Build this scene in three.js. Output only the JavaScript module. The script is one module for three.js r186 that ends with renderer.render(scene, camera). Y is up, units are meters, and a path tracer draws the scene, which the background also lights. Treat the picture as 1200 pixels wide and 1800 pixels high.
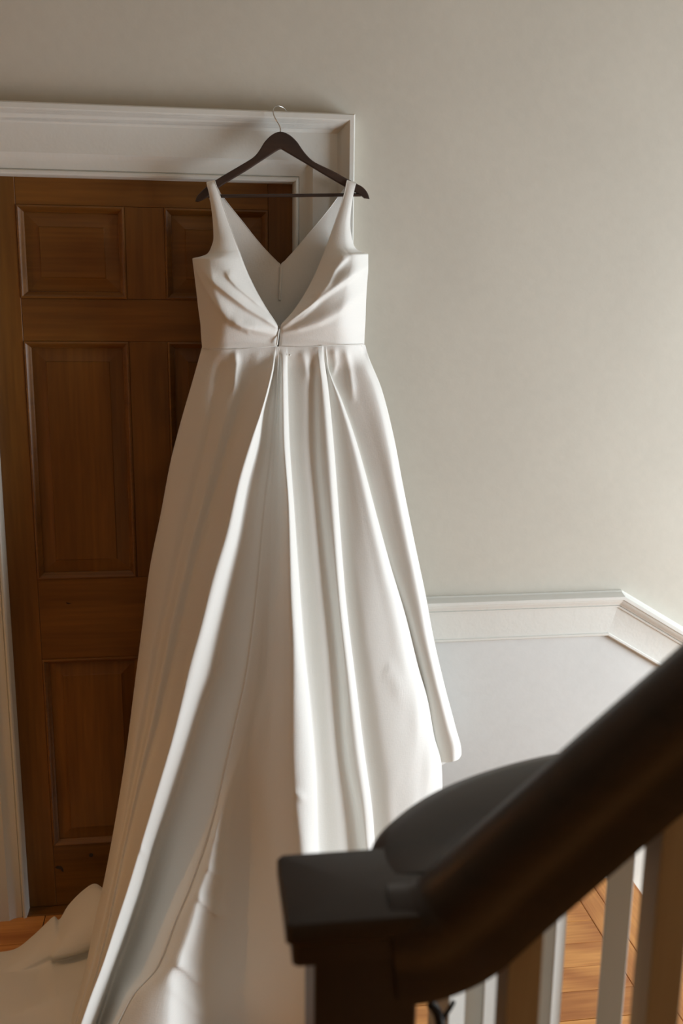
import * as THREE from 'three';
import { RoundedBoxGeometry } from 'three/addons/geometries/RoundedBoxGeometry.js';
import { mergeGeometries, mergeVertices, toCreasedNormals } from 'three/addons/utils/BufferGeometryUtils.js';
import { RectAreaLightUniformsLib } from 'three/addons/lights/RectAreaLightUniformsLib.js';

// ---------------------------------------------------------------- camera, sky, light, exposure
RectAreaLightUniformsLib.init();
const scene = new THREE.Scene();
const renderer = new THREE.WebGLRenderer({ antialias: true });
renderer.toneMapping = THREE.LinearToneMapping;
renderer.toneMappingExposure = 0.30;
renderer.shadowMap.enabled = true;

const FOCAL = 1701;                                   // pixels in the 1200 x 1800 frame
const PITCH = 0.21698, YAW = 0.1423, ROLL = 0.011534;
const EYE = new THREE.Vector3(0, 1.768, 2.6);
const FWD = new THREE.Vector3(Math.sin(YAW) * Math.cos(PITCH), -Math.sin(PITCH), -Math.cos(YAW) * Math.cos(PITCH));
const R0 = new THREE.Vector3(Math.cos(YAW), 0, Math.sin(YAW));
const U0 = new THREE.Vector3().crossVectors(R0, FWD);
const RIGHT = R0.clone().multiplyScalar(Math.cos(ROLL)).addScaledVector(U0, Math.sin(ROLL));
const UPV = U0.clone().multiplyScalar(Math.cos(ROLL)).addScaledVector(R0, -Math.sin(ROLL));
const camera = new THREE.PerspectiveCamera(2 * Math.atan(900 / FOCAL) * 180 / Math.PI, 1200 / 1800, 0.05, 50);
camera.matrix.makeBasis(RIGHT, UPV, FWD.clone().negate());
camera.quaternion.setFromRotationMatrix(camera.matrix);
camera.position.copy(EYE);
camera.focus = 2.4;
camera.userData.fStop = 2.9;
scene.add(camera);

// overcast sky outside the stair window
scene.background = new THREE.Color().setRGB(0.84, 0.93, 1.0);
scene.backgroundIntensity = 6;

// soft daylight entering through the stair window in the right wall
const WIN = { x: 3.2, z0: 0.6, z1: 1.95, y0: 0.05, y1: 1.85 };
const daylight = new THREE.RectAreaLight(new THREE.Color().setRGB(0.93, 1.0, 1.07), 53, WIN.z1 - WIN.z0 - 0.1, WIN.y1 - WIN.y0 - 0.1);
daylight.position.set(WIN.x - 0.02, (WIN.y0 + WIN.y1) / 2, (WIN.z0 + WIN.z1) / 2);
daylight.lookAt(-1, (WIN.y0 + WIN.y1) / 2, (WIN.z0 + WIN.z1) / 2);
daylight.name = 'window_daylight';
scene.add(daylight);

// ---------------------------------------------------------------- helpers
const V3 = (x, y, z) => new THREE.Vector3(x, y, z);
const rayOf = (px, py) => FWD.clone().multiplyScalar(FOCAL).addScaledVector(RIGHT, px - 600).addScaledVector(UPV, 900 - py);
const onZ = (px, py, z) => { const d = rayOf(px, py); return EYE.clone().addScaledVector(d, (z - EYE.z) / d.z); };
const atD = (px, py, depth) => EYE.clone().addScaledVector(rayOf(px, py), depth / FOCAL);

function mulberry(a) { return () => { a |= 0; a = a + 0x6D2B79F5 | 0; let t = Math.imul(a ^ a >>> 15, 1 | a); t = t + Math.imul(t ^ t >>> 7, 61 | t) ^ t; return ((t ^ t >>> 14) >>> 0) / 4294967296; }; }
function hash2(x, y, s) { let h = Math.imul(x, 374761393) + Math.imul(y, 668265263) + Math.imul(s, 1442695041); h = Math.imul(h ^ h >>> 13, 1274126177); return ((h ^ h >>> 16) >>> 0) / 4294967296; }
function vnoise(x, y, s, wx = 0, wy = 0) {               // value noise, wraps every wx, wy cells
  const xi = Math.floor(x), yi = Math.floor(y), fx = x - xi, fy = y - yi;
  const m = (v, w) => w ? ((v % w) + w) % w : v;
  const a = hash2(m(xi, wx), m(yi, wy), s), b = hash2(m(xi + 1, wx), m(yi, wy), s), c = hash2(m(xi, wx), m(yi + 1, wy), s), d = hash2(m(xi + 1, wx), m(yi + 1, wy), s);
  const u = fx * fx * (3 - 2 * fx), v = fy * fy * (3 - 2 * fy);
  return a + (b - a) * u + (c - a) * v + (a - b - c + d) * u * v;
}
function dataTex(w, h, f, srgb) {
  const d = new Uint8Array(w * h * 4);
  for (let j = 0; j < h; j++) for (let i = 0; i < w; i++) { const c = f(i / w, j / h); const k = (j * w + i) * 4; for (let q = 0; q < 3; q++) d[k + q] = Math.max(0, Math.min(255, Math.round(c[q]))); d[k + 3] = 255; }
  const t = new THREE.DataTexture(d, w, h); t.magFilter = THREE.LinearFilter; t.minFilter = THREE.LinearMipmapLinearFilter; t.generateMipmaps = true;
  t.wrapS = t.wrapT = THREE.RepeatWrapping; if (srgb) t.colorSpace = THREE.SRGBColorSpace; t.needsUpdate = true; return t;
}
const mix3 = (a, b, t) => a.map((v, i) => v + (b[i] - v) * t);
// wood with the grain along u
function woodTex(seed, light, dark, rings, streak) {
  return dataTex(512, 512, (u, v) => {
    const warp = vnoise(u * 3, v * 6, seed, 3, 6) * 1.6 + vnoise(u * 8, v * 16, seed + 1, 8, 16) * 0.3;
    let r = 0.5 + 0.5 * Math.sin((v * rings + warp) * Math.PI * 2);
    r = Math.pow(r, 2.2);
    const fib = vnoise(u * 6, v * 160, seed + 2, 6, 160), fine = vnoise(u * 20, v * 256, seed + 3, 20, 256), blot = vnoise(u * 4, v * 4, seed + 4, 4, 4);
    const t = Math.min(1, 0.5 * r * streak + 0.3 * fib + 0.18 * fine + 0.3 * (blot - 0.5));
    return mix3(light, dark, Math.max(0, t));
  }, true);
}
const std = (o) => new THREE.MeshStandardMaterial({ side: THREE.DoubleSide, ...o });
const phys = (o) => new THREE.MeshPhysicalMaterial({ side: THREE.DoubleSide, ...o });
const rgb = (r, g, b) => new THREE.Color().setRGB(r, g, b);

const taken = {};
function numbered(n) { if (!(n in taken)) { taken[n] = 0; return n; } taken[n]++; return n + '_' + String(taken[n]).padStart(3, '0'); }
function shadow(m) { m.castShadow = m.receiveShadow = true; return m; }
function part(name, geo, mat, parent) { const m = shadow(new THREE.Mesh(geo, mat)); m.name = name; parent.add(m); return m; }
function group(name, data) { const g = new THREE.Group(); g.name = numbered(name); g.userData = data; scene.add(g); return g; }
function top(name, geo, mat, data) { const m = part(numbered(name), geo, mat, scene); m.userData = data; return m; }
const structure = (label, category) => ({ kind: 'structure', label, category });

// box given by its corners, uv in metres from the two largest local directions
function box(x0, x1, y0, y1, z0, z1, bevel = 0) {
  const w = x1 - x0, h = y1 - y0, d = z1 - z0;
  const g = bevel ? new RoundedBoxGeometry(w, h, d, 2, Math.min(bevel, w / 2.2, h / 2.2, d / 2.2)) : new THREE.BoxGeometry(w, h, d);
  g.translate((x0 + x1) / 2, (y0 + y1) / 2, (z0 + z1) / 2);
  return metric(g.index ? g.toNonIndexed() : g);
}
function metric(g, along = 'auto', off = [0, 0]) {       // uv in metres from position and face normal; grain axis = u
  const p = g.attributes.position, n = g.attributes.normal, uv = new Float32Array(p.count * 2);
  for (let i = 0; i < p.count; i++) {
    const x = p.getX(i), y = p.getY(i), z = p.getZ(i), ax = Math.abs(n.getX(i)), ay = Math.abs(n.getY(i)), az = Math.abs(n.getZ(i));
    let a, b;
    if (az >= ax && az >= ay) { a = x; b = y; } else if (ay >= ax) { a = x; b = z; } else { a = z; b = y; }
    if (along === 'y') { a = y; b = az >= ax ? x : z; }
    if (along === 'z') { a = z; b = ay >= ax ? x : y; }
    uv[i * 2] = a + off[0]; uv[i * 2 + 1] = b + off[1];
  }
  g.setAttribute('uv', new THREE.BufferAttribute(uv, 2)); return g;
}
// grid of points rows[r][c] -> smooth indexed geometry, uv given by metres
function gridGeo(rows, uvScale = 1) {
  const R = rows.length, Cn = rows[0].length, pos = [], uv = [], idx = [];
  for (let r = 0; r < R; r++) { let s = 0; for (let c = 0; c < Cn; c++) { const p = rows[r][c]; pos.push(p.x, p.y, p.z); if (c) s += p.distanceTo(rows[r][c - 1]); uv.push(p.x * uvScale + p.z * 0.6 * uvScale, p.y * uvScale); } }
  for (let r = 0; r < R - 1; r++) for (let c = 0; c < Cn - 1; c++) { const a = r * Cn + c; idx.push(a, a + Cn, a + 1, a + 1, a + Cn, a + Cn + 1); }
  const g = new THREE.BufferGeometry();
  g.setAttribute('position', new THREE.Float32BufferAttribute(pos, 3)); g.setAttribute('uv', new THREE.Float32BufferAttribute(uv, 2)); g.setIndex(idx); g.computeVertexNormals(); return g;
}
// strip between matching end profiles, creased
function stripGeo(ends, crease = 0.6) {
  const g = toCreasedNormals(gridGeo(ends), crease); return metric(g);
}
// monotone-ish smooth interpolation of [[t, v], ...]
function curve(pts) {
  const n = pts.length, m = new Array(n);
  const d = []; for (let i = 0; i < n - 1; i++) d.push((pts[i + 1][1] - pts[i][1]) / (pts[i + 1][0] - pts[i][0]));
  for (let i = 0; i < n; i++) { if (i === 0) m[i] = d[0]; else if (i === n - 1) m[i] = d[n - 2]; else m[i] = d[i - 1] * d[i] <= 0 ? 0 : 2 * d[i - 1] * d[i] / (d[i - 1] + d[i]); }
  return (t) => {
    if (t <= pts[0][0]) return pts[0][1] + m[0] * (t - pts[0][0]);
    if (t >= pts[n - 1][0]) return pts[n - 1][1] + m[n - 1] * (t - pts[n - 1][0]);
    let i = 0; while (t > pts[i + 1][0]) i++;
    const h = pts[i + 1][0] - pts[i][0], s = (t - pts[i][0]) / h, s2 = s * s, s3 = s2 * s;
    return (2 * s3 - 3 * s2 + 1) * pts[i][1] + (s3 - 2 * s2 + s) * h * m[i] + (-2 * s3 + 3 * s2) * pts[i + 1][1] + (s3 - s2) * h * m[i + 1];
  };
}

// ---------------------------------------------------------------- materials
const plasterBump = dataTex(512, 512, (u, v) => { const a = vnoise(u * 24, v * 24, 5, 24, 24), b = vnoise(u * 90, v * 90, 6, 90, 90), c = vnoise(u * 256, v * 256, 7, 256, 256); const t = 255 * (0.45 * a + 0.3 * b + 0.25 * c); return [t, t, t]; });
const plasterCol = dataTex(256, 256, (u, v) => { const t = 246 + 9 * (vnoise(u * 6, v * 6, 8, 6, 6) * 0.6 + vnoise(u * 60, v * 60, 9, 60, 60) * 0.4) - 4; return [t, t, t]; }, true);
const M = {
  wall: std({ color: rgb(0.612, 0.588, 0.508), roughness: 0.9, bumpMap: plasterBump, bumpScale: 0.0003, map: plasterCol }),
  paint: std({ color: rgb(0.685, 0.695, 0.65), roughness: 0.5, bumpMap: plasterBump, bumpScale: 0.0006 }),
  ceiling: std({ color: rgb(0.52, 0.47, 0.40), roughness: 0.95 }),
  dado: std({ color: rgb(0.685, 0.70, 0.68), roughness: 0.85, bumpMap: plasterBump, bumpScale: 0.0003, map: plasterCol }),
  hall: std({ color: rgb(0.34, 0.22, 0.12), roughness: 0.9, bumpMap: plasterBump, bumpScale: 0.0003, map: plasterCol }),  // brown picked to dim and warm light bounced off the unseen walls
  stone: std({ color: rgb(0.5, 0.45, 0.38), roughness: 0.9 }),
};
const doorTexs = [31, 47].map((s) => woodTex(s, [160, 108, 42], [110, 68, 22], 5, 0.55));
M.door = doorTexs.map((t) => std({ map: t, color: rgb(0.62, 0.62, 0.62), roughness: 0.42, bumpMap: t, bumpScale: 0.0004 }));
const floorTexs = [11, 23, 61].map((s) => woodTex(s, [228, 164, 90], [158, 92, 40], 4, 0.8));
M.floor = floorTexs.map((t, i) => std({ map: t, color: rgb(0.95 - i * 0.06, 0.95 - i * 0.07, 0.95 - i * 0.08), roughness: 0.42, bumpMap: t, bumpScale: 0.0003 }));
const darkTex = woodTex(71, [74, 50, 34], [36, 22, 13], 6, 0.8);
M.rail = phys({ map: darkTex, color: rgb(0.24, 0.22, 0.18), roughness: 0.42, clearcoat: 0.07, clearcoatRoughness: 0.25 });
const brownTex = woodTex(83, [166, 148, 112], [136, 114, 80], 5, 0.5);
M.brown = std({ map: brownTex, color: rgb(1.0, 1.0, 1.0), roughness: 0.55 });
M.hanger = phys({ map: darkTex, color: rgb(0.55, 0.48, 0.38), roughness: 0.5, clearcoat: 0.25, clearcoatRoughness: 0.4 });
M.steel = std({ color: rgb(0.62, 0.62, 0.6), metalness: 1, roughness: 0.22 });
M.iron = std({ color: rgb(0.02, 0.018, 0.015), roughness: 0.6, metalness: 0.4 });
M.gap = std({ color: rgb(0.035, 0.022, 0.012), roughness: 0.95 });
const weave = dataTex(256, 256, (u, v) => { const a = vnoise(u * 128, v * 32, 91, 128, 32), b = vnoise(u * 32, v * 128, 92, 32, 128), c = vnoise(u * 10, v * 10, 93, 10, 10); const t = 255 * (0.4 * a + 0.4 * b + 0.2 * c); return [t, t, t]; });
M.satin = phys({ color: rgb(0.785, 0.785, 0.745), roughness: 0.6, sheen: 0.1, sheenRoughness: 0.5, sheenColor: rgb(0.9, 0.88, 0.85), bumpMap: weave, bumpScale: 0.00025 });
M.lining = std({ color: rgb(0.785, 0.785, 0.745), roughness: 0.75, bumpMap: weave, bumpScale: 0.0002 });
M.glass = phys({ color: rgb(1, 1, 1), roughness: 0.02, transmission: 1, thickness: 0, ior: 1.5 });

// ---------------------------------------------------------------- room shell
const XL = -1.6, XR = WIN.x, ZN = 4.6, YC = 3.1, YB = -1.5, T = 0.16;
const DOOR = { x0: -0.552, x1: 0.262, y1: 2.066 };
const XS = 1.3;                                       // where the lower flight starts

const wallBack = top('wall_back', mergeGeometries([box(XL - T, DOOR.x0, YB, YC, -T, 0), box(DOOR.x1, XR + T, YB, YC, -T, 0), box(DOOR.x0, DOOR.x1, DOOR.y1, YC, -T, 0), box(DOOR.x0, DOOR.x1, YB, 0, -T, 0)]), M.wall, structure('warm beige plastered wall around the wooden door', 'wall'));
top('wall_left', box(XL - T, XL, YB, YC, 0, ZN), M.hall, structure('side wall of the landing beyond the door, tinted brown to warm the fill light', 'wall'));
top('wall_front', box(XL - T, XR + T, YB, YC, ZN, ZN + T), M.hall, structure('hall wall behind the camera, tinted brown to dim and warm the fill light', 'wall'));
top('wall_right', mergeGeometries([box(XR, XR + T, YB, WIN.y0, 0, ZN), box(XR, XR + T, WIN.y1, YC, 0, ZN), box(XR, XR + T, WIN.y0, WIN.y1, 0, WIN.z0), box(XR, XR + T, WIN.y0, WIN.y1, WIN.z1, ZN)]), M.wall, structure('beige plastered wall with the stair window', 'wall'));
top('ceiling', box(XL - T, XR + T, YC, YC + T, -T, ZN + T), M.ceiling, structure('plain off-white ceiling over the landing', 'ceiling'));

// landing floor: boards lie along the wall and stop at a nosing board at the head of the stairs
const floor = group('floor', structure('orange pine floor boards on the stair landing', 'floor'));
part('subfloor', mergeGeometries([box(XL, XS - 0.03, -0.22, -0.024, 0, ZN), box(XS - 0.03, XR, -0.22, -0.024, 1.6, ZN)]), M.gap, floor);
{
  const rnd = mulberry(5), joints = [0, 0.125, 0.22, 0.315, 0.41, 0.502, 0.60, 0.70, 0.80, 0.90, 1.0, 1.1, 1.2, 1.3, 1.42, 1.54, 1.66, 1.8, 1.95, 2.1, 2.3, 2.5, 2.7, 2.9, 3.1, 3.3, 3.5, ZN];
  const XN = 1.096;                                   // the nosing boards run from here to the edge
  for (let i = 0; i < joints.length - 1; i++) {
    const cut = -0.9 + rnd() * 0.6, xe = joints[i] > 1.58 ? XR : XN;
    for (const [a, b] of [[XL, cut], [cut, xe]]) {
      const g = box(a + 0.0008, b - 0.0012, -0.024, rnd() * 0.0012, joints[i] + 0.0009, joints[i + 1] - 0.0009, 0.0018);
      part('floor_board', metric(g, 'auto', [rnd() * 5, rnd() * 5]), M.floor[Math.floor(rnd() * 3)], floor);
    }
  }
  for (const [a, b] of [[XN, 1.165], [1.165, XS]]) part('floor_board', metric(box(a + 0.0008, b - 0.001, -0.024, 0.0006, 0.001, 1.56, 0.002), 'z', [rnd() * 3, rnd() * 3]), M.floor[Math.floor(rnd() * 3)], floor);
}
// lower flight going down along the wall
const RISE = 0.163, RUN = 0.272;
const stairs = group('lower_stairs', structure('wooden stairs going down beside the wall from the landing', 'stairs'));
for (let k = 0; k < 7; k++) {
  const y = -RISE * (k + 1), x = XS + RUN * k;
  part('riser', box(x - 0.03, x - 0.01, y, y + RISE - 0.026, 0.0, 1.56), M.paint, stairs);
  part('tread', metric(box(x - 0.035, x + RUN, y - 0.028, y, 0.0, 1.56, 0.006), 'z'), M.floor[k % 3], stairs);
}
part('lower_floor', box(XS + RUN * 7 - 0.03, XR, -RISE * 7 - 0.2, -RISE * 7, 0, 1.56), M.floor[1], stairs);
part('well_panel', box(XS - 0.03, XR, -RISE * 8, -0.024, 1.56, 1.6), M.paint, stairs);
// upper flight, climbing to the right on the near side of the newel
const up = group('upper_stairs', structure('wooden stairs climbing beside the dark handrail', 'stairs'));
for (let k = 0; k < 5; k++) {
  const x = -0.75 + k * 0.24;
  part('riser', box(x, x + 0.02, k * 0.18, k * 0.18 + 0.152, 2.06, 3.1), M.paint, up);
  part('tread', metric(box(x - 0.02, x + 0.26, k * 0.18 + 0.152, k * 0.18 + 0.18, 2.06, 3.1, 0.006), 'z'), M.floor[k % 3], up);
}

// ---------------------------------------------------------------- casing, rails, skirting
const casing = group('trim_1', structure('wide white moulded casing around the wooden door', 'door casing'));
{
  const prof = [[0, 0], [0, 0.043], [0.003, 0.046], [0.013, 0.046], [0.0155, 0.044], [0.024, 0.036], [0.033, 0.022], [0.038, 0.019], [0.0405, 0.0165], [0.103, 0.0165], [0.105, 0.0145], [0.113, 0.007], [0.124, 0.0045], [0.1365, 0.0045], [0.1375, 0.002], [0.1388, 0.0045], [0.141, 0.0095], [0.1455, 0.0105], [0.149, 0.0075], [0.151, 0], [0.151, -0.10]];
  const x1 = onZ(624, 202, 0.043).x, y1 = onZ(300, 188, 0.043).y, K = 1.085;
  const wI = 0.151, x0 = onZ(45, 1573, 0.01).x - wI;
  const rowAt = (fx, fy) => prof.map(([w, z]) => V3(fx(w), fy(w), z));
  const bl = rowAt((w) => x0 + w, () => 0), tl = rowAt((w) => x0 + w, (w) => y1 - w * K), tr = rowAt((w) => x1 - w, (w) => y1 - w * K), br = rowAt((w) => x1 - w, () => 0);
  part('side_casing', stripGeo([bl, tl]), M.paint, casing);
  part('head_casing', stripGeo([tl, tr]), M.paint, casing);
  part('side_casing', stripGeo([tr, br]), M.paint, casing);
  }
function bentRail(name, label, category, prof, start, turn, endX, slope) {
  const g = group(name, structure(label, category)), a = Math.atan(slope), L = (endX - turn.x);
  const down1 = V3(0, -1, 0), down2 = V3(-Math.sin(a), -Math.cos(a), 0), bis = down1.clone().add(down2).normalize(), k = 1 / bis.dot(down1);
  const r1 = prof.map(([h, z]) => V3(start.x, start.y - h, z)), r2 = prof.map(([h, z]) => turn.clone().addScaledVector(bis, h * k).setZ(z)), e = V3(endX, turn.y - L * slope, 0);
  const r3 = prof.map(([h, z]) => e.clone().addScaledVector(down2, h).setZ(z));
  part('rail_length', stripGeo([r1, r2]), M.paint, g); part('rail_length', stripGeo([r2, r3]), M.paint, g);
}
{
  const c = onZ(1092, 1036, 0.004), yS = onZ(750, 1049, 0.004).y;
  bentRail('trim_2', 'white moulded chair rail running level then sloping down with the stairs', 'chair rail',
    [[0, 0], [0, 0.007], [0.003, 0.009], [0.0045, 0.012], [0.009, 0.036], [0.0105, 0.0385], [0.020, 0.0385], [0.022, 0.035], [0.028, 0.033], [0.036, 0.024], [0.040, 0.0225], [0.0415, 0.018], [0.043, 0.021], [0.048, 0.019], [0.0495, 0.015], [0.127, 0.015], [0.1285, 0.018], [0.134, 0.018], [0.137, 0.015], [0.137, 0]],
    V3(0.36, yS, 0), V3(c.x, (c.y + yS) / 2, 0), XR, 0.60);
  const sh = new THREE.Shape([[0.385, YB], [0.385, yS - 0.02], [c.x, (c.y + yS) / 2 - 0.02], [XR, (c.y + yS) / 2 - 0.02 - (XR - c.x) * 0.6], [XR, YB]].map(([a, b]) => new THREE.Vector2(a, b)));
  part('dado', metric(new THREE.ExtrudeGeometry(sh, { depth: 0.003, bevelEnabled: false })), M.dado, wallBack).userData.label = 'off-white lower wall under the chair rail';
  bentRail('baseboard_back', 'white skirting board along the landing and down the stairs', 'baseboard',
    [[0, 0], [0, 0.012], [0.012, 0.02], [0.03, 0.022], [0.30, 0.022], [0.30, 0]], V3(0.392, 0.17, 0), V3(XS + 0.02, 0.17, 0), XR, 0.60);
}

// ---------------------------------------------------------------- door
const door = group('door_1', structure('dark orange-brown varnished six-panel wooden door', 'door'));
{
  const zf = -0.034, th = 0.04, gap = 0.003, x0 = DOOR.x0 + 0.012, x1 = DOOR.x1 - 0.012;
  const yy = (px, py) => onZ(px, py, zf).y;
  const p1 = onZ(27, 359, zf).x, p2 = onZ(218, 365, zf).x, cx = (x0 + x1) / 2, p3 = onZ(288, 370, zf).x, p4 = p3 + (p2 - p1);
  const rowsY = [[yy(120, 525), yy(120, 361)], [yy(150, 1017), yy(130, 600)], [yy(160, 1484), yy(160, 1156)]];
  const yT = DOOR.y1 - 0.004, yB = 0.006, z0 = zf - th, rnd = mulberry(9);
  const wood = (g, along, k) => metric(g, along, [rnd() * 4, rnd() * 4]);
  part('stile', wood(box(x0 + gap, p1, yB, yT, z0, zf, 0.002), 'y'), M.door[0], door);
  part('stile', wood(box(p4, x1 - gap, yB, yT, z0, zf, 0.002), 'y'), M.door[1], door);
  const railsY = [[rowsY[0][1], yT], [rowsY[1][1], rowsY[0][0]], [rowsY[2][1], rowsY[1][0]], [yB, rowsY[2][0]]];
  railsY.forEach(([a, b], i) => part('door_rail', wood(box(p1 + 0.0004, p4 - 0.0004, a, b, z0, zf - 0.0006, 0.0015)), M.door[i % 2], door));
  rowsY.forEach(([a, b]) => part('mullion', wood(box(p2, p3, a + 0.0004, b - 0.0004, z0, zf - 0.0003, 0.0015), 'y'), M.door[1], door));
  // raised panels with their mouldings
  const ring = (xa, xb, ya, yb, prof) => {              // prof: [inset, z] from the frame to the middle
    const corner = (sx, sy) => prof.map(([w, z]) => V3(sx < 0 ? xa + w : xb - w, sy < 0 ? ya + w : yb - w, z));
    const c = [corner(-1, -1), corner(1, -1), corner(1, 1), corner(-1, 1)];
    return mergeGeometries([0, 1, 2, 3].map((i) => stripGeo([c[i], c[(i + 1) % 4]], 0.5)));
  };
  for (const [ya, yb] of rowsY) for (const [xa, xb] of [[p1, p2], [p3, p4]]) {
    const zr = zf - 0.014, m = 0.018, f = 0.052;
    const upright = yb - ya > xb - xa;
    const field = mergeGeometries([ring(xa, xb, ya, yb, [[m - 0.001, zr], [f - 0.020, zr + 0.001], [f, zr + 0.0065], [f + 0.002, zr + 0.009]]), stripGeo([[V3(xa + f + 0.002, ya + f + 0.002, zr + 0.009), V3(xa + f + 0.002, yb - f - 0.002, zr + 0.009)], [V3(xb - f - 0.002, ya + f + 0.002, zr + 0.009), V3(xb - f - 0.002, yb - f - 0.002, zr + 0.009)]])]);
    const pn = part('panel', wood(field, upright ? 'y' : 'auto'), M.door[upright ? 0 : 1], door);
    part('moulding', wood(ring(xa, xb, ya, yb, [[0, zf - 0.001], [0.001, zf + 0.0025], [0.005, zf + 0.004], [0.009, zf + 0.001], [0.013, zf - 0.006], [0.017, zf - 0.010], [0.018, zr - 0.003]])), M.door[0], pn);
  }
  part('keyhole_plug', new THREE.CylinderGeometry(0.006, 0.006, 0.003, 16).rotateX(Math.PI / 2).translate(...onZ(160, 1503, zf).toArray()), M.gap, door);
  { const s = new THREE.Shape([[-0.012, 0.004], [-0.004, 0.008], [0.006, 0.006], [0.011, -0.002], [0.012, -0.012], [0.008, -0.012], [0.005, -0.003], [-0.006, -0.001]].map(([a, b]) => new THREE.Vector2(a, b))); part('wood_chip_mark', new THREE.ExtrudeGeometry(s, { depth: 0.001, bevelEnabled: false }).translate(...onZ(104, 1526, zf).toArray()), M.gap, door); }
  { const s = new THREE.Shape([[-0.006, 0.003], [0.0, 0.001], [0.009, -0.001], [0.002, -0.003], [-0.004, -0.002]].map(([a, b]) => new THREE.Vector2(a, b))); part('wood_chip_mark', new THREE.ExtrudeGeometry(s, { depth: 0.001, bevelEnabled: false }).translate(...onZ(120, 1060, zf).toArray()), M.gap, door); }
  // jamb lining and the dark threshold board under the door
  part('jamb', mergeGeometries([box(DOOR.x0 - 0.01, DOOR.x0 + 0.012, 0, DOOR.y1, -T, -0.002), box(DOOR.x1 - 0.012, DOOR.x1 + 0.01, 0, DOOR.y1, -T, -0.002), box(DOOR.x0, DOOR.x1, DOOR.y1 - 0.002, DOOR.y1 + 0.03, -T, -0.002)]), M.paint, door);
  part('threshold', metric(box(DOOR.x0, DOOR.x1, -0.02, 0.004, -T, 0.004, 0.002)), M.door[1], door);
  part('door_back', box(DOOR.x0, DOOR.x1, 0, DOOR.y1, -T - 0.02, -T), M.gap, door);
}

// ---------------------------------------------------------------- window in the right wall (beyond the frame)
const win = group('window_1', structure('white sash window lighting the stairs from the right wall', 'window'));
{
  const { x, z0, z1, y0, y1 } = WIN, ym = (y0 + y1) / 2, zm = (z0 + z1) / 2;
  part('window_frame', mergeGeometries([box(x + 0.04, x + 0.1, y0, y1, z0, z0 + 0.05), box(x + 0.04, x + 0.1, y0, y1, z1 - 0.05, z1), box(x + 0.04, x + 0.1, y0, y0 + 0.06, z0, z1), box(x + 0.04, x + 0.1, y1 - 0.05, y1, z0, z1), box(x + 0.04, x + 0.1, ym - 0.02, ym + 0.02, z0, z1), box(x + 0.05, x + 0.09, y0, y1, zm - 0.012, zm + 0.012)]), M.paint, win);
  part('window_sill', box(x - 0.05, x + 0.04, y0 - 0.03, y0, z0 - 0.05, z1 + 0.05, 0.006), M.paint, win);
  for (const [a, b] of [[y0 + 0.06, ym - 0.02], [ym + 0.02, y1 - 0.05]]) for (const [c, d] of [[z0 + 0.05, zm - 0.012], [zm + 0.012, z1 - 0.05]]) part('pane', new THREE.PlaneGeometry(d - c, b - a).rotateY(-Math.PI / 2).translate(x + 0.07, (a + b) / 2, (c + d) / 2), M.glass, win);
}

// ---------------------------------------------------------------- clothes hanger
const HZ = 0.064;
const hanger = group('clothes_hanger', { label: 'dark brown wooden clothes hanger hooked over the white door casing', category: 'hanger' });
{
  const zoom = (pts) => pts.map(([x, y]) => { const p = onZ(300 + x / 3, 160 + y / 3, HZ); return new THREE.Vector2(p.x, p.y); });
  const upper = [[130, 582], [136, 560], [152, 540], [185, 508], [230, 475], [300, 432], [380, 385], [435, 350], [465, 316], [495, 268], [535, 230], [578, 215], [622, 230], [662, 265], [692, 308], [722, 345], [762, 378], [850, 420], [930, 464], [980, 490], [1012, 508], [1036, 537], [1047, 570]];
  const lower = [[1020, 566], [990, 545], [930, 512], [800, 436], [700, 376], [610, 323], [582, 307], [560, 316], [480, 368], [400, 420], [300, 480], [238, 522], [200, 556], [165, 576], [145, 585]];
  const a = new THREE.SplineCurve(zoom(upper)).getPoints(70), b = new THREE.SplineCurve(zoom(lower.slice(0, 7))).getPoints(30), c = new THREE.SplineCurve(zoom(lower.slice(6))).getPoints(36);
  const shape = new THREE.Shape([...a, ...b, ...c.slice(1)]);
  const g = new THREE.ExtrudeGeometry(shape, { depth: 0.006, bevelEnabled: true, bevelThickness: 0.003, bevelSize: 0.0028, bevelOffset: -0.0028, bevelSegments: 3 });
  g.translate(0, 0, HZ - 0.003);
  part('shoulder_arms', metric(g), M.hanger, hanger);
  const p = onZ(366, 345, HZ), q = onZ(634, 342.5, HZ);
  part('trouser_bar', new THREE.TubeGeometry(new THREE.LineCurve3(p, q), 2, 0.0042, 12), M.hanger, hanger);
  const hk = [[578, 222, 0], [578, 200, 0], [574, 184, 0], [560, 160, 0], [546, 134, -0.002], [540, 112, -0.006], [542, 94, -0.014], [552, 83, -0.022], [568, 79, -0.03], [586, 84, -0.036], [602, 96, -0.041], [610, 106, -0.044]];
  part('wire_hook', new THREE.TubeGeometry(new THREE.CatmullRomCurve3(hk.map(([x, y, dz]) => onZ(300 + x / 3, 160 + y / 3, HZ + dz))), 60, 0.0015, 8), M.steel, hanger);
}

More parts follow.
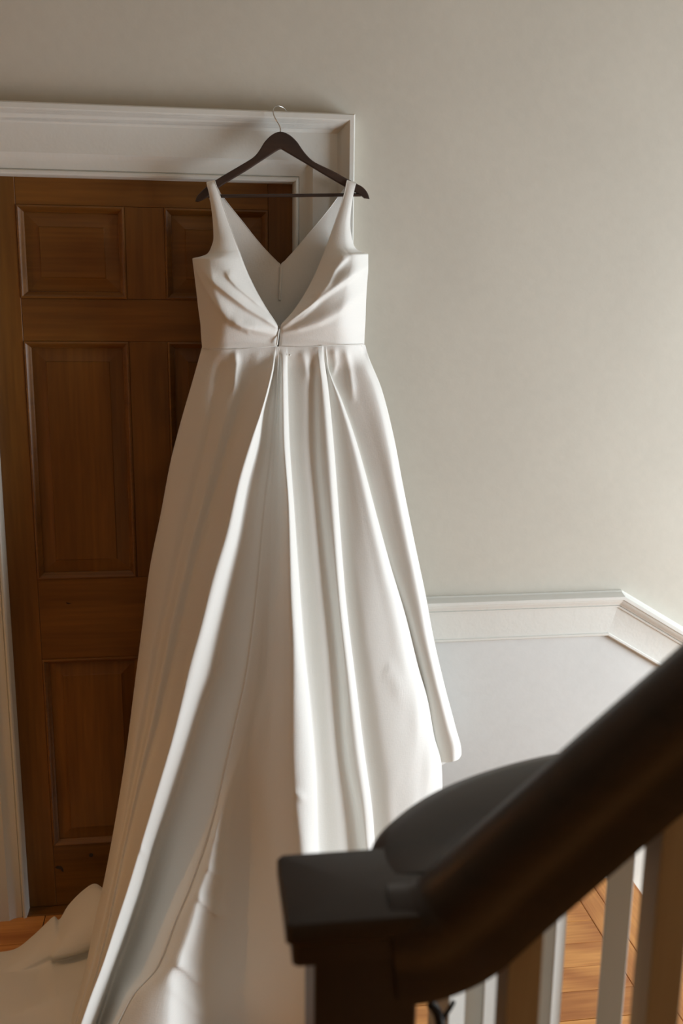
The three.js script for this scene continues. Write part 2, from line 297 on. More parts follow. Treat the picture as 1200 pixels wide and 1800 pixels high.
// ---------------------------------------------------------------- wedding dress
const dress = group('wedding_dress', { label: 'ivory satin wedding dress with open back hanging from the wooden hanger', category: 'dress' });
const pleatZ = (list, x, y) => {
  let s = 0;
  for (const f of list) {
    let best = 1e9, sg = 0, along = 0;
    for (let i = 0; i < f.p.length - 1; i++) {
      const [ax, ay] = f.p[i], [bx, by] = f.p[i + 1], dx = bx - ax, dy = by - ay, t = Math.max(0, Math.min(1, ((x - ax) * dx + (y - ay) * dy) / (dx * dx + dy * dy)));
      const ex = x - ax - t * dx, ey = y - ay - t * dy, d = Math.hypot(ex, ey);
      if (d < best) { best = d; sg = ey; along = (i + t) / (f.p.length - 1); }
    }
    const w = sg > 0 ? f.dn : f.up, fade = Math.min(1, along * 5 + 0.15) * Math.min(1, (1 - along) * 3.5 + 0.35);
    s += f.a * fade * Math.exp(-((best / w) ** 2));
  }
  return s;
};
const seen = (p) => { const e = p.clone().sub(EYE), d = e.dot(FWD); return [600 + FOCAL * e.dot(RIGHT) / d, 900 - FOCAL * e.dot(UPV) / d]; };
// skirt: fold lines from waist to hem, each [ [photo row, photo column] ...] with distances from the wall
{
  const LV = [612, 760, 900, 1100, 1300, 1480, 1640, 1800];
  const z = (...a) => curve(a.map((v, i) => [LV[i], v]));
  const x = (...a) => { const o = []; for (let i = 0; i < a.length; i += 2) o.push([a[i], a[i + 1]]); return curve(o); };
  const sil = x(606, 356, 660, 341, 740, 318, 810, 300, 900, 283, 1000, 263, 1100, 250, 1200, 237, 1325, 221, 1433, 204, 1546, 183, 1617, 167, 1683, 154, 1742, 139, 1830, 110);
  const ra = x(606, 412, 675, 411, 712, 401, 772, 385, 825, 370, 882, 355, 932, 342, 1020, 320, 1100, 301, 1271, 266, 1342, 249, 1433, 229, 1546, 205, 1640, 185, 1800, 145);
  const s1 = x(606, 484, 640, 480, 681, 471, 727, 458, 768, 444, 843, 421, 935, 400, 1018, 375, 1102, 354, 1177, 333, 1225, 322, 1304, 302, 1408, 271, 1492, 246, 1562, 225, 1625, 204, 1700, 179, 1750, 160, 1830, 132);
  const s1b = x(606, 485, 640, 483, 681, 475, 727, 464, 777, 458, 852, 441, 956, 425, 1039, 408, 1122, 390, 1185, 377, 1225, 362, 1317, 333, 1417, 300, 1492, 275, 1554, 258, 1629, 233, 1708, 204, 1783, 179, 1830, 163);
  const seam = x(606, 486, 727, 479, 777, 475, 900, 461, 1040, 448, 1180, 430, 1300, 404, 1375, 387, 1458, 367, 1558, 333, 1617, 308, 1700, 275, 1746, 234, 1800, 205, 1830, 190);
  const s6 = x(606, 487.5, 727, 483, 777, 480, 900, 470, 1040, 462, 1180, 450, 1300, 428, 1375, 405, 1471, 378, 1529, 366, 1575, 349, 1604, 343, 1658, 326, 1696, 309, 1722, 297, 1800, 292, 1830, 290);
  const s6b = x(606, 489, 727, 486, 777, 484, 900, 478, 1040, 475, 1180, 470, 1300, 448, 1375, 425, 1467, 402, 1554, 396, 1596, 386, 1679, 376, 1742, 371, 1830, 370);
  const s2e = x(606, 504, 760, 508, 893, 517, 1039, 527, 1143, 535, 1200, 541, 1262, 547, 1371, 555, 1490, 558, 1640, 562, 1830, 567);
  const s3e = x(606, 567, 627, 569, 685, 577, 793, 587, 914, 596, 1060, 608, 1185, 623, 1317, 639, 1436, 655, 1479, 658, 1640, 680, 1830, 702);
  const s4e = x(606, 573.5, 639, 576, 702, 600, 760, 621, 831, 642, 906, 662, 997, 687, 1081, 712, 1177, 736, 1230, 751, 1295, 763, 1349, 776, 1395, 777, 1480, 772);
  const s5e = x(600, 640, 622, 646, 685, 671, 768, 692, 852, 708, 956, 729, 1047, 748, 1122, 762, 1200, 780, 1279, 801, 1322, 811, 1345, 811);
  const off = (f, d, k = 0) => (y) => f(y) + d + k * (y - 612) / 1000;
  const C = [
    { x: off(sil, 7), z: z(.06, .06, .06, .06, .07, .09, .13, .2), hem: 1835 },
    { x: sil, z: z(.075, .08, .085, .10, .125, .165, .235, .35), hem: 1835 },
    { x: x(606, 378, 700, 362, 760, 351, 900, 316, 1100, 274, 1300, 238, 1480, 208, 1640, 175, 1830, 122), z: z(.10, .115, .127, .16, .20, .245, .31, .41), hem: 1835 },
    { x: x(606, 394, 700, 378, 760, 366, 900, 333, 1100, 287, 1300, 250, 1480, 213, 1640, 179, 1830, 127), z: z(.101, .117, .131, .165, .205, .252, .318, .42), hem: 1835 },
    { x: ra, z: z(.118, .142, .160, .200, .245, .295, .362, .46), hem: 1835 },
    { x: x(606, 430, 675, 426, 772, 403, 882, 372, 1020, 336, 1100, 317, 1271, 279, 1342, 259, 1433, 236, 1546, 210, 1640, 190, 1830, 138), z: z(.108, .136, .156, .197, .244, .296, .366, .468), hem: 1835 },
    { x: (y) => s1(y) - Math.max(3, 12 - Math.abs(y - 900) / 90), z: z(.118, .178, .208, .258, .310, .364, .432, .528), hem: 1835 },
    { x: s1, z: z(.128, .194, .222, .274, .326, .380, .446, .542), hem: 1835 },
    { x: (y) => s1(y) * 0.45 + s1b(y) * 0.55, z: z(.118, .176, .203, .248, .297, .350, .417, .517), hem: 1835 },
    { x: s1b, z: z(.104, .135, .155, .183, .217, .260, .328, .445), hem: 1835 },
    { x: (y) => s1b(y) * 0.5 + seam(y) * 0.5, z: z(.103, .122, .148, .190, .241, .300, .378, .487), hem: 1835 },
    { x: seam, z: z(.104, .122, .152, .208, .272, .350, .434, .538), hem: 1835 },
    { x: off(seam, 3.5), z: z(.1035, .1215, .1515, .2075, .2710, .3485, .4325, .536), hem: 1835 },
    { x: off(seam, 6), z: z(.1045, .1225, .1525, .2095, .2735, .3525, .4365, .540), hem: 1835 },
    { x: s6, z: z(.104, .123, .154, .213, .277, .361, .452, .558), hem: 1835 },
    { x: (y) => s6(y) * 0.5 + s6b(y) * 0.5, z: z(.104, .1235, .156, .215, .273, .332, .404, .508), hem: 1835 },
    { x: s6b, z: z(.104, .124, .158, .219, .275, .316, .370, .463), hem: 1835 },
    { x: x(606, 490.5, 760, 489, 900, 489, 1100, 487, 1300, 475, 1480, 455, 1640, 445, 1830, 440), z: z(.106, .130, .168, .236, .290, .340, .398, .482), hem: 1835 },
    { x: x(606, 492, 760, 492, 900, 498, 1039, 499, 1143, 501, 1317, 498, 1490, 503, 1640, 510, 1830, 515), z: z(.113, .148, .192, .268, .344, .416, .486, .56), hem: 1835 },
    { x: x(606, 496, 760, 498, 893, 507, 1039, 511, 1143, 516, 1317, 517, 1392, 520, 1490, 530, 1640, 540, 1830, 550), z: z(.122, .162, .208, .287, .366, .442, .512, .58), hem: 1835 },
    { x: (y) => s2e(y) - 3, z: z(.119, .154, .197, .270, .346, .420, .492, .56), hem: 1835 },
    { x: s2e, z: z(.110, .138, .172, .236, .305, .374, .446, .52), hem: 1835 },
    { x: off(s2e, -1), z: z(.098, .112, .134, .178, .222, .268, .330, .402), hem: 1835 },
    { x: off(s2e, 7, 3), z: z(.100, .113, .134, .175, .217, .262, .322, .392), hem: 1835 },
    { x: x(606, 535, 760, 534, 900, 545, 1100, 564, 1300, 580, 1480, 597, 1640, 612, 1830, 625), z: z(.108, .121, .142, .182, .222, .265, .324, .394), hem: 1835 },
    { x: x(606, 550, 664, 550, 793, 553, 914, 563, 1060, 580, 1185, 593, 1317, 602, 1425, 619, 1480, 626, 1640, 648, 1830, 672), z: z(.104, .117, .136, .174, .212, .252, .311, .382), hem: 1835 },
    { x: x(606, 558, 664, 559, 793, 564, 914, 574, 1060, 590, 1185, 602, 1317, 612, 1425, 630, 1480, 637, 1640, 660, 1830, 684), z: z(.115, .133, .151, .191, .231, .273, .334, .404), hem: 1835 },
    { x: (y) => s3e(y) - 9 - (y - 612) / 200, z: z(.119, .140, .160, .200, .241, .283, .343, .412), hem: 1835 },
    { x: s3e, z: z(.108, .126, .145, .183, .222, .264, .324, .394), hem: 1835 },
    { x: off(s3e, -1), z: z(.097, .106, .120, .156, .193, .233, .285, .34), hem: 1835 },
    { x: (y) => s3e(y) * 0.72 + s4e(Math.min(y, 1480)) * 0.28, z: z(.098, .109, .127, .168, .206, .245, .29, .33), hem: 1700 },
    { x: (y) => s3e(y) * 0.38 + s4e(Math.min(y, 1480)) * 0.62, z: z(.102, .117, .136, .166, .198, .23, .262, .29), hem: 1580 },
    { x: (y) => s3e(y) * 0.12 + s4e(Math.min(y, 1480)) * 0.88, z: z(.103, .117, .134, .155, .178, .203, .23, .25), hem: 1450 },
    { x: s4e, z: z(.096, .103, .113, .130, .150, .170, .19, .21), hem: 1405 },
    { x: off(s4e, -1.5), z: z(.088, .090, .094, .102, .114, .128, .14, .15), hem: 1392 },
    { x: x(606, 592, 639, 596, 702, 612, 760, 632, 877, 664, 997, 695, 1102, 723, 1177, 742, 1300, 768, 1345, 776), z: z(.094, .095, .099, .109, .121, .132), hem: 1341 },
    { x: x(606, 612, 639, 615, 760, 650, 877, 682, 977, 703, 1102, 730, 1200, 754, 1300, 779, 1345, 787), z: z(.097, .101, .107, .119, .131, .141), hem: 1341 },
    { x: (y) => s5e(y) - 14, z: z(.098, .107, .113, .127, .140, .150), hem: 1339 },
    { x: (y) => s5e(y) - 5, z: z(.088, .095, .10, .114, .127, .137), hem: 1335 },
    { x: s5e, z: z(.076, .080, .084, .096, .107, .116), hem: 1327 },
    { x: off(s5e, -7), z: z(.062, .062, .062, .064, .068, .072), hem: 1330 },
  ];
  const creases = [
    { p: [[362, 1524], [376, 1532], [392, 1546]], a: .006, up: 9, dn: 4 }, { p: [[346, 1574], [364, 1590], [388, 1612]], a: .010, up: 12, dn: 5 },
    { p: [[308, 1690], [328, 1702], [352, 1728]], a: .012, up: 14, dn: 6 }, { p: [[300, 1730], [330, 1760], [360, 1790]], a: .006, up: 14, dn: 8 },
    { p: [[374, 1468], [386, 1478], [398, 1494]], a: .005, up: 8, dn: 4 }, { p: [[512, 1388], [522, 1396], [534, 1408]], a: .004, up: 6, dn: 4 },
    { p: [[244, 1490], [252, 1496], [262, 1508]], a: .004, up: 6, dn: 4 }, { p: [[676, 1170], [692, 1192], [706, 1226]], a: .004, up: 10, dn: 10 },
    { p: [[412, 618], [416, 640], [411, 690]], a: .006, up: 5, dn: 5 }, { p: [[452, 618], [450, 634], [446, 648]], a: .004, up: 5, dn: 5 },
    { p: [[530, 616], [536, 640], [542, 670]], a: .005, up: 7, dn: 7 }, { p: [[586, 612], [588, 640], [584, 660]], a: .006, up: 5, dn: 5 },
    { p: [[606, 612], [614, 650], [620, 700]], a: .006, up: 6, dn: 6 },
  ];
  const NR = 260, SUB = 7, n = C.length, rows = [];
  for (let r = 0; r <= NR; r++) {
    const v = r / NR;
    const ctl = C.map((c, i) => {
      const y0 = 611 - 5 * (i / n), py = y0 + (c.hem - y0) * v, px = c.x(py), lift = Math.min(1, Math.max(0, (py - 1440) / 360));
      const u = Math.min(1, Math.max(0, Math.min(px - 355, 641 - px) / 132)), s = Math.min(1, u / 0.35), flat = 0.076 + 0.044 * s * (2 - s), k = Math.min(1, Math.max(0, (py - y0) / 46)), g = k * k * (3 - 2 * k);
      return onZ(px, py, (flat + (c.z(py) - flat) * g) + (0.05 + 0.05 * Math.max(0, 1 - i / 6)) * lift * lift * (3 - 2 * lift));
    });
    // tuck the very top row under the bodice
    const row = [];
    for (let i = 0; i < n - 1; i++) {
      const a = ctl[Math.max(0, i - 1)], b = ctl[i], c = ctl[i + 1], d = ctl[Math.min(n - 1, i + 2)];
      // centripetal tangents keep the folds from overshooting
      const t01 = Math.sqrt(a.distanceTo(b)) || 1e-4, t12 = Math.sqrt(b.distanceTo(c)) || 1e-4, t23 = Math.sqrt(c.distanceTo(d)) || 1e-4;
      const m1 = i === 0 ? c.clone().sub(b) : c.clone().sub(b).addScaledVector(b.clone().sub(a).divideScalar(t01).sub(c.clone().sub(a).divideScalar(t01 + t12)), t12);
      const m2 = i === n - 2 ? c.clone().sub(b) : c.clone().sub(b).addScaledVector(d.clone().sub(c).divideScalar(t23).sub(d.clone().sub(b).divideScalar(t12 + t23)), t12);
      for (let k = 0; k < SUB; k++) {
        const s = k / SUB, s2 = s * s, s3 = s2 * s;
        row.push(b.clone().multiplyScalar(2 * s3 - 3 * s2 + 1).addScaledVector(m1, s3 - 2 * s2 + s).addScaledVector(c, -2 * s3 + 3 * s2).addScaledVector(m2, s3 - s2));
      }
    }
    row.push(ctl[n - 1].clone());
    row.forEach((p, i) => {
      const [qx, qy] = seen(p); p.z += pleatZ(creases, qx, qy);                            // small slack in the cloth, growing to the hem
      const w = 0.0035 * v * v;
      p.z += w * (vnoise(p.x * 9, p.y * 5, 201) - 0.5) * 2 + 0.0012 * v * (vnoise(p.x * 30, p.y * 14, 202) - 0.5) * 2;
      p.y = Math.max(p.y, 0.004 + 0.002 * vnoise(p.x * 20, p.z * 20, 203));
    });
    // the far side of the skirt closes the tube close to the wall
    const first = row[0], last = row[row.length - 1], backN = 24;
    for (let k = 1; k <= backN; k++) { const s = k / backN; const p = last.clone().lerp(first, s); p.z = Math.max(p.z - 0.006 * Math.sin(Math.PI * s), 0.052); if (k === backN) p.copy(first); row.push(p); }
    rows.push(row);
  }
  const g = gridGeo(rows, 6);
  part('skirt', g, M.satin, dress);

  // train: the end of the skirt spread on the boards to the left
  const tr = [
    [[-70, 1712, .17], [-30, 1697, .165], [0, 1683, .16], [30, 1666, .155], [60, 1643, .145], [80, 1624, .135], [96, 1611, .125], [103, 1617, .13], [120, 1591, .12], [148, 1563, .11], [166, 1553, .11], [182, 1562, .13], [205, 1580, .19]],
    [[-70, 1716, .185], [-30, 1701, .18], [0, 1687, .175], [30, 1670, .17], [60, 1648, .16], [80, 1630, .15], [96, 1619, .145], [104, 1625, .152], [121, 1600, .14], [148, 1573, .135], [166, 1563, .135], [182, 1571, .155], [205, 1590, .21]],
    [[-70, 1735, .24], [-30, 1720, .235], [0, 1706, .23], [30, 1692, .225], [60, 1675, .215], [78, 1662, .21], [92, 1655, .21], [101, 1658, .225], [120, 1645, .225], [148, 1630, .225], [164, 1622, .225], [182, 1620, .235], [205, 1620, .26]],
    [[-70, 1745, .265], [-30, 1731, .26], [0, 1718, .25], [30, 1706, .245], [60, 1692, .235], [76, 1683, .232], [89, 1677, .235], [97, 1680, .25], [122, 1676, .252], [148, 1668, .25], [164, 1660, .25], [182, 1655, .26], [205, 1650, .28]],
    [[-70, 1750, .27], [-30, 1737, .265], [0, 1725, .26], [30, 1714, .25], [60, 1702, .24], [76, 1694, .235], [89, 1688, .232], [98, 1689, .226], [122, 1685, .222], [148, 1678, .222], [164, 1672, .23], [182, 1665, .26], [205, 1660, .29]],
    [[-70, 1770, .33], [-30, 1758, .325], [0, 1748, .32], [30, 1740, .315], [60, 1730, .305], [78, 1722, .30], [92, 1716, .295], [104, 1712, .29], [124, 1707, .285], [148, 1702, .285], [164, 1698, .29], [182, 1694, .30], [205, 1690, .31]],
    [[-70, 1800, .42], [-30, 1793, .415], [0, 1786, .41], [30, 1778, .405], [60, 1768, .40], [80, 1760, .39], [95, 1752, .385], [107, 1748, .38], [126, 1742, .375], [148, 1736, .37], [164, 1730, .37], [182, 1724, .37], [205, 1715, .37]],
    [[-70, 1815, .44], [-30, 1808, .435], [0, 1801, .43], [30, 1793, .425], [60, 1783, .42], [80, 1776, .415], [95, 1769, .41], [107, 1764, .41], [126, 1757, .405], [148, 1750, .40], [164, 1744, .40], [182, 1738, .40], [205, 1730, .40]],
    [[-70, 1880, .56], [-30, 1875, .56], [0, 1870, .56], [30, 1866, .56], [60, 1860, .56], [80, 1855, .555], [95, 1850, .55], [107, 1846, .55], [126, 1840, .545], [148, 1834, .54], [164, 1830, .54], [182, 1826, .54], [205, 1820, .54]],
  ].map((row) => row.map(([a, b, c]) => { const p = onZ(a, b, c); p.y = Math.max(0.006, p.y); return p; }));
  const fine = []; const U = 60, W = 90;
  const colCurves = [];
  for (let i = 0; i <= U; i++) {                       // smooth along each row first
    colCurves.push(tr.map((row) => { const c = new THREE.CatmullRomCurve3(row, false, 'centripetal'); return c.getPoint(i / U); }));
  }
  const curves = colCurves.map((pts) => new THREE.CatmullRomCurve3(pts, false, 'centripetal'));
  for (let j = 0; j <= W; j++) fine.push(curves.map((c) => { const p = c.getPoint(j / W); p.y = Math.max(0.005, p.y + 0.004 * (vnoise(p.x * 18, p.z * 18, 207) - 0.5)); return p; }));
  part('train', gridGeo(fine, 6), M.satin, dress);
}
// bodice: two halves, each one loft from the near waist up over the strap and down the far side
{
  const pleats = {
    left: [
      { p: [[338, 462], [350, 484], [373, 527], [400, 560], [424, 574], [450, 581], [488, 588]], a: 0.0119, up: 16, dn: 5.6 },
      { p: [[352, 468], [372, 494], [397, 514], [433, 541], [467, 561], [490, 576]], a: 0.0105, up: 13, dn: 4.8 },
      { p: [[396, 476], [404, 490], [416, 503], [443, 525], [468, 546]], a: 0.0063, up: 10, dn: 4.0 },
      { p: [[404, 566], [428, 578], [440, 586]], a: 0.0042, up: 8, dn: 4.0 },
    ],
    right: [
      { p: [[650, 462], [627, 480], [600, 497], [567, 520], [533, 545], [494, 573]], a: 0.0133, up: 15, dn: 4.8 },
      { p: [[614, 448], [602, 458], [588, 474], [576, 498], [556, 520]], a: 0.0077, up: 14, dn: 5.6 },
      { p: [[646, 505], [622, 528], [596, 549], [560, 567], [525, 578], [492, 584]], a: 0.0084, up: 14, dn: 5.6 },
      { p: [[560, 530], [530, 556], [497, 575]], a: 0.0056, up: 8, dn: 4.0 },
    ],
  };
  // [outer x, y, inner x, y, z outer, z inner, bulge]
  const near = {
    left: [[355.5, 613, 487, 609.5, .078, .122, .002], [354, 600, 487, 598, .076, .123, .008], [353, 586, 488, 586, .072, .125, .016], [352, 570, 488, 574, .072, .126, .024], [348, 540, 465.5, 538, .070, .126, .030], [345, 513, 450.5, 512, .070, .124, .032], [341, 480, 435, 480, .070, .120, .030], [338, 455, 425, 455, .070, .116, .026], [350, 451.5, 421.5, 445, .078, .113, .020], [364, 446, 418.5, 437, .086, .110, .014], [371, 434, 414, 425, .090, .106, .010], [375, 417, 408, 408, .090, .100, .007], [374, 393, 401, 388, .087, .094, .005], [371, 365, 392, 362, .083, .087, .004], [367, 340, 384.5, 338, .079, .080, .003], [363.5, 326, 378.5, 322, .075, .075, .002], [362.8, 321.5, 377.5, 318, .071, .071, .001], [363, 320.3, 377, 316.7, .064, .064, 0], [363, 322, 377, 318, .057, .057, 0]],
    right: [[640, 606, 490, 609, .078, .122, .002], [640.5, 594, 491, 598, .076, .123, .008], [641, 582, 492, 586, .072, .125, .016], [642, 568, 493, 573.5, .072, .126, .024], [643, 535, 516, 546, .070, .126, .030], [645, 500, 537, 514, .070, .124, .032], [647, 470, 553, 484, .070, .120, .030], [647, 447.5, 566, 453, .070, .116, .026], [636, 443, 570, 443.5, .078, .113, .020], [626, 437, 573.5, 434, .086, .110, .014], [621, 429, 577.5, 423, .090, .106, .010], [617, 411, 582.5, 408, .090, .100, .007], [615, 392, 590, 387, .087, .094, .005], [617, 368, 598.5, 362, .083, .087, .004], [620, 347, 605, 340, .079, .080, .003], [624.5, 327, 608.7, 322, .075, .075, .002], [626, 322.5, 610, 317, .071, .071, .001], [626, 321, 610.3, 314.8, .064, .064, 0], [625.5, 323, 610, 317, .057, .057, 0]],
  };
  const far = {
    left: [[364, 330, 382, 328, .053, .053, 0], [367, 345, 391, 345, .053, .054, 0], [371, 362, 403, 361, .053, .055, 0], [374, 393, 428, 392, .053, .056, 0], [375, 417, 447.5, 417, .054, .056, 0], [372, 434, 462, 434, .055, .056, -.001], [364, 447, 475, 448, .056, .056, -.001], [344, 456, 485, 458, .058, .056, -.001], [343, 470, 493.2, 467, .058, .056, -.001], [346, 510, 493.2, 510, .060, .058, 0], [352, 560, 492, 560, .061, .060, 0], [355, 611, 490, 611, .064, .062, 0]],
    right: [[625, 330, 606, 328, .053, .053, 0], [621, 347, 593, 347, .053, .054, 0], [617, 364, 582, 362, .053, .055, 0], [616, 393, 557, 393, .053, .056, 0], [617, 413, 540, 413, .054, .056, 0], [621, 430, 526, 430, .055, .056, -.001], [630, 441, 514, 444, .056, .056, -.001], [643, 450, 503, 456, .058, .056, -.001], [645, 470, 493.1, 467, .058, .056, -.001], [643, 510, 493.1, 510, .060, .058, 0], [641, 560, 492, 560, .061, .060, 0], [640, 606, 490, 611, .064, .062, 0]],
  };
  const bod = part('bodice', undefined, M.satin, dress), lin = [];
  const geos = [];
  const loft = (table, per, U, fold) => {
    const cs = [0, 1, 2, 3, 4, 5, 6].map((q) => curve(table.map((r, i) => [i, r[q]])));
    const rows = [];
    for (let r = 0; r <= (table.length - 1) * per; r++) {
      const t = r / per, [ox, oy, ix, iy, zo, zi, b] = cs.map((c) => c(t)), row = [];
      for (let k = 0; k <= U; k++) {
        const u = k / U, s = Math.min(1, u / 0.35), roll = s * (2 - s);
        const px = ox + (ix - ox) * u, py = oy + (iy - oy) * u;
        let zz = zo + (zi - zo) * roll + b * Math.sin(Math.PI * Math.min(1, u * 0.92 + 0.04));
        if (fold) zz += pleatZ(fold, px, py);
        if (fold && u > 0.97) zz -= 0.0015 * (u - 0.97) / 0.03;
        row.push(onZ(px, py, zz));
      }
      rows.push(row);
    }
    return rows;
  };
  for (const side of ['left', 'right']) {
    geos.push(gridGeo(loft(near[side], 9, 90, pleats[side]), 6));
    lin.push(gridGeo(loft([near[side][near[side].length - 1], ...far[side]], 5, 24, null), 6));
    // side seam joins the two faces below the arm
    const a = near[side].slice(0, 8).map((r) => onZ(r[0], r[1], r[4])), b = a.map((p) => p.clone().setZ(0.058));
    geos.push(gridGeo(a.map((p, i) => [p, b[i]]), 6));
  }
  bod.geometry = mergeGeometries(geos);
  const inner = part('bodice_lining', mergeGeometries(lin), M.lining, dress); inner.userData.label = 'smooth lining of the front neckline seen inside the dress';
  // boning channel inside, piped neckline edges, closure
  const tube = (pts, r, seg = 40) => new THREE.TubeGeometry(new THREE.CatmullRomCurve3(pts), seg, r, 6);
  part('boning_channel', tube([[493.2, 469, .0585], [493, 488, .0595], [492, 510, .0615], [491.5, 527, .062]].map((q) => onZ(...q)), 0.0034), M.satin, inner);
  for (const side of ['left', 'right']) {
    part('neckline_edge', tube(near[side].slice(3, 17).map((r) => onZ(r[2], r[3], r[5])), 0.0011, 70), M.satin, dress);
    part('lining_edge', tube(far[side].slice(1, 9).map((r) => onZ(r[2], r[3], r[5])), 0.0009, 50), M.satin, dress);
  }
  part('waist_seam', tube([[355.5, 612, .083], [380, 613.5, .118], [410, 613.5, .136], [450, 611.5, .140], [487, 608.5, .126]].map((q) => onZ(...q)), 0.0009), M.satin, dress);
  part('waist_seam', tube([[491, 608, .126], [530, 609.5, .140], [570, 608, .138], [612, 606, .118], [640, 605, .083]].map((q) => onZ(...q)), 0.0009), M.satin, dress);
  part('zipper_placket', tube([[490.5, 578, .130], [488.5, 590, .131], [486.5, 606, .130]].map((q) => onZ(...q)), 0.0022), M.satin, dress);
  part('zipper', tube([[490, 612, .1235], [488.5, 640, .128], [487.5, 680, .128], [486.5, 720, .130], [486, 745, .134]].map((q) => onZ(...q)), 0.0008), M.lining, dress);
  const hookEye = part('hook_and_eye', new THREE.TorusGeometry(0.0022, 0.0007, 6, 14).translate(...onZ(489.8, 574, .131).toArray()), M.steel, dress); hookEye.userData.label = 'tiny metal hook closing the back';
  part('bustle_button', new THREE.SphereGeometry(0.003, 12, 8).scale(1, 1, 0.6).translate(...onZ(509.5, 624, .121).toArray()), M.satin, dress);
  part('bustle_loop', gridGeo([[onZ(566, 607, .128), onZ(568.5, 607, .126)], [onZ(565, 622, .132), onZ(569, 622, .129)], [onZ(566.5, 634, .131), onZ(570, 637, .127)]], 6), M.satin, dress);
}

// ---------------------------------------------------------------- balustrade in the foreground
function sweep(path, section, frames) {                 // section: [across, up] loop; path points with level 'across' direction
  const rows = path.map((p, i) => {
    const t = path[Math.min(path.length - 1, i + 1)].clone().sub(path[Math.max(0, i - 1)]).normalize();
    const side = V3(-t.z, 0, t.x).normalize().negate(), upv = new THREE.Vector3().crossVectors(t, side).normalize(); if (upv.y < 0) upv.negate();
    return [...section, section[0]].map(([a, b]) => p.clone().addScaledVector(side, a).addScaledVector(upv, b));
  });
  const g = toCreasedNormals(gridGeo(rows), 0.7), pos = g.attributes.position, uv = new Float32Array(pos.count * 2);
  for (let i = 0; i < pos.count; i++) { uv[i * 2] = pos.getX(i) * 2; uv[i * 2 + 1] = pos.getY(i) * 3 + pos.getZ(i) * 2; }
  g.setAttribute('uv', new THREE.BufferAttribute(uv, 2));
  const caps = [rows[0], rows[rows.length - 1]].map((r) => { const c = r.reduce((s, p) => s.add(p), V3(0, 0, 0)).divideScalar(r.length), pp = [], uu = []; for (let i = 0; i < r.length - 1; i++) { for (const q of [c, r[i], r[i + 1]]) { pp.push(q.x, q.y, q.z); uu.push(q.x, q.y); } } const gg = new THREE.BufferGeometry(); gg.setAttribute('position', new THREE.Float32BufferAttribute(pp, 3)); gg.setAttribute('uv', new THREE.Float32BufferAttribute(uu, 2)); gg.computeVertexNormals(); return gg; });
  return mergeGeometries([g, ...caps]);
}
const railSection = (w, h) => { const a = w / 2, b = h / 2; return [[-a * 0.72, -b], [a * 0.72, -b], [a * 0.80, -b * 0.72], [a * 0.74, -b * 0.4], [a * 0.80, -b * 0.1], [a, b * 0.12], [a, b * 0.55], [a * 0.86, b * 0.82], [a * 0.5, b * 0.97], [0, b], [-a * 0.5, b * 0.97], [-a * 0.86, b * 0.82], [-a, b * 0.55], [-a, b * 0.12], [-a * 0.80, -b * 0.1], [-a * 0.74, -b * 0.4], [-a * 0.80, -b * 0.72]]; };
const baluster = (p, yTop, yBot, s, turn) => { const g = new RoundedBoxGeometry(s, yTop - yBot, s, 2, 0.0022); g.rotateY(turn); g.translate(p.x, (yTop + yBot) / 2, p.z); return metric(g.index ? g.toNonIndexed() : g, 'y'); };

const stairRail = group('stair_railing', { label: 'dark wooden newel post with climbing handrail and curved landing rail on balusters', category: 'railing' });
const NP = V3(0, 0, 0);
{
  // the cap's top is the level plane whose near left corner and far left corner the photograph shows
  const near = atD(503, 1628, 0.95), yTop = near.y, dep = 0.128, wid = 0.156;
  NP.set(near.x + wid / 2, 0, near.z - dep / 2);
  const hw = 0.052, hd = 0.048;
  part('newel_post', metric(box(NP.x - hw + 0.004, NP.x + hw + 0.008, 0.0, yTop - 0.03, NP.z - hd, NP.z + hd, 0.004), 'y'), M.rail, stairRail);
  const yBot = yTop - 0.052;
  const ringAt = (f, e, y) => { const o = [], q = Math.min(0.005, wid / 2 * f * 0.3), rx = wid / 2 * f + e, rz = dep / 2 * f + e; for (const [sx, sz] of [[-1, 1], [1, 1], [1, -1], [-1, -1]]) { const ax = NP.x + sx * rx, az = NP.z + sz * rz; if (sx * sz < 0) { o.push(V3(ax, y, az - sz * q), V3(ax - sx * q, y, az)); } else { o.push(V3(ax - sx * q, y, az), V3(ax, y, az - sz * q)); } } o.push(o[0].clone()); return o; };
  const capRows = [[0.002, 0, yTop], [1, -0.006, yTop], [1, -0.002, yTop - 0.0012], [1, 0, yTop - 0.005], [1, 0, yTop - 0.022], [1, -0.006, yTop - 0.028], [1, -0.007, yBot], [1, -0.02, yBot - 0.004], [1, -0.022, yBot - 0.012], [0.6, 0, yBot - 0.012]].map((a) => ringAt(...a));
  part('newel_cap', metric(toCreasedNormals(gridGeo(capRows), 0.5)), M.rail, stairRail);
  const path = new THREE.CatmullRomCurve3([[690, 1655, 1.01], [740, 1650, 1.01], [790, 1630, 1.01], [835, 1594, 1.005], [880, 1553, 1.0], [960, 1482, .99], [1080, 1377, .975], [1200, 1274, .96], [1330, 1162, .945]].map((q) => atD(...q)), false, 'centripetal').getPoints(70);
  part('handrail', sweep(path, railSection(0.068, 0.116)), M.rail, stairRail);
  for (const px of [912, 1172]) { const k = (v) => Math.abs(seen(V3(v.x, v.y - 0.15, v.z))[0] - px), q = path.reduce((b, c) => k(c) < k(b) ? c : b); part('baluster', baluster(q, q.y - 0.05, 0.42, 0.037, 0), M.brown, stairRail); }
  part('stringer', box(NP.x + hw, NP.x + 0.75, 0.0, 0.42, NP.z - 0.03, NP.z + 0.03, 0.004), M.rail, stairRail);
}
const landingRail = stairRail;
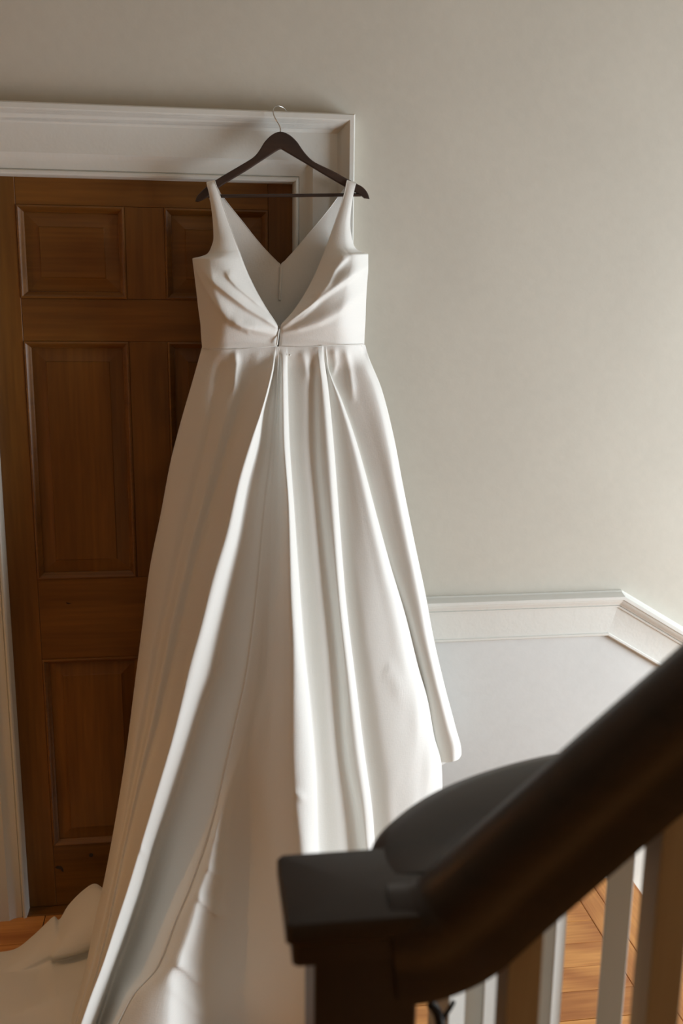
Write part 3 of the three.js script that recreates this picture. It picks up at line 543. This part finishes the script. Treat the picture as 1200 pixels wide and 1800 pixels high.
{
  const pts = [[706, 1520, 1.055], [700, 1492, 1.085], [708, 1462, 1.115], [734, 1430, 1.145], [790, 1391, 1.19], [872, 1357, 1.238], [985, 1333, 1.285], [1100, 1326, 1.31], [1220, 1330, 1.33]].map((q) => atD(...q));
  const y = atD(735, 1424, 1.155).y - 0.030;
  const capTop = atD(503, 1628, 0.95).y;
  pts.forEach((p, i) => { const t = Math.min(1, i / 4); p.y = (capTop - 0.030) * (1 - t) + y * t; });   // the rail ramps up out of the newel cap
  const path = new THREE.CatmullRomCurve3(pts, false, 'centripetal').getPoints(60);
  part('handrail', sweep(path.map((p) => p.clone().add(V3(0.016, 0, 0.016))), railSection(0.104, 0.062)), M.rail, landingRail);
  for (const [px, turn] of [[790, -0.95], [856, -1.0], [973, -0.80], [1087, -0.45]]) { const q = path.reduce((b, c) => { const k = (v) => { const e = v.clone().setY(1.0).sub(EYE); return Math.abs(e.dot(RIGHT) / e.dot(FWD) * FOCAL + 600 - px); }; return k(c) < k(b) ? c : b; }); part('baluster', baluster(V3(q.x, 0, q.z), y - 0.028, 0.42, 0.035, turn), M.paint, landingRail); }
  const curb = path.filter((p, i) => i % 3 === 0 && p.z < NP.z - 0.1).map((p) => V3(p.x, 0.21, p.z));
  part('curb', sweep(curb, [[-0.04, -0.21], [0.04, -0.21], [0.04, 0.21], [-0.04, 0.21]]), M.paint, landingRail);
  const iron = mergeGeometries([new THREE.TubeGeometry(new THREE.CatmullRomCurve3([[775, 1850], [774, 1810], [770, 1784], [762, 1770], [756, 1764]].map(([a, c]) => atD(a, c, 1.12))), 20, 0.0058, 8), new THREE.TubeGeometry(new THREE.CatmullRomCurve3([[775, 1800], [784, 1782], [792, 1770], [797, 1760]].map(([a, c]) => atD(a, c, 1.12))), 16, 0.0028, 8)]);
  part('iron_bracket', iron, M.iron, landingRail);
}

// ---------------------------------------------------------------- wall lamp beyond the left edge of the frame
const lamp = group('wall_lamp', { label: 'small brass wall lamp with a cream shade on the side wall', category: 'lamp' });
{
  const p = V3(XL, 1.66, 0.62);
  part('back_plate', new THREE.CylinderGeometry(0.05, 0.055, 0.02, 24).rotateZ(Math.PI / 2).translate(p.x + 0.01, p.y - 0.12, p.z), M.brown, lamp);
  part('arm', new THREE.TubeGeometry(new THREE.CatmullRomCurve3([V3(p.x + 0.01, p.y - 0.12, p.z), V3(p.x + 0.09, p.y - 0.14, p.z), V3(p.x + 0.12, p.y - 0.06, p.z)]), 20, 0.006, 8), M.brown, lamp);
  part('lamp_shade', new THREE.LatheGeometry([[0.085, -0.07], [0.055, 0.07]].map(([a, b]) => new THREE.Vector2(a, b)), 32).translate(p.x + 0.12, p.y, p.z), phys({ color: rgb(0.85, 0.72, 0.5), transmission: 0.4, roughness: 1, thickness: 0 }), lamp);
  part('bulb', new THREE.SphereGeometry(0.022, 16, 12).translate(p.x + 0.12, p.y - 0.01, p.z), std({ color: rgb(1, 0.9, 0.75), emissive: rgb(1, 0.62, 0.28), emissiveIntensity: 4 }), lamp);
  const l = new THREE.PointLight(rgb(1, 0.52, 0.18), 2.5, 0, 2); l.position.set(p.x + 0.12, p.y - 0.01, p.z); l.castShadow = true; l.name = 'wall_lamp_light'; lamp.add(l);
}

renderer.render(scene, camera);
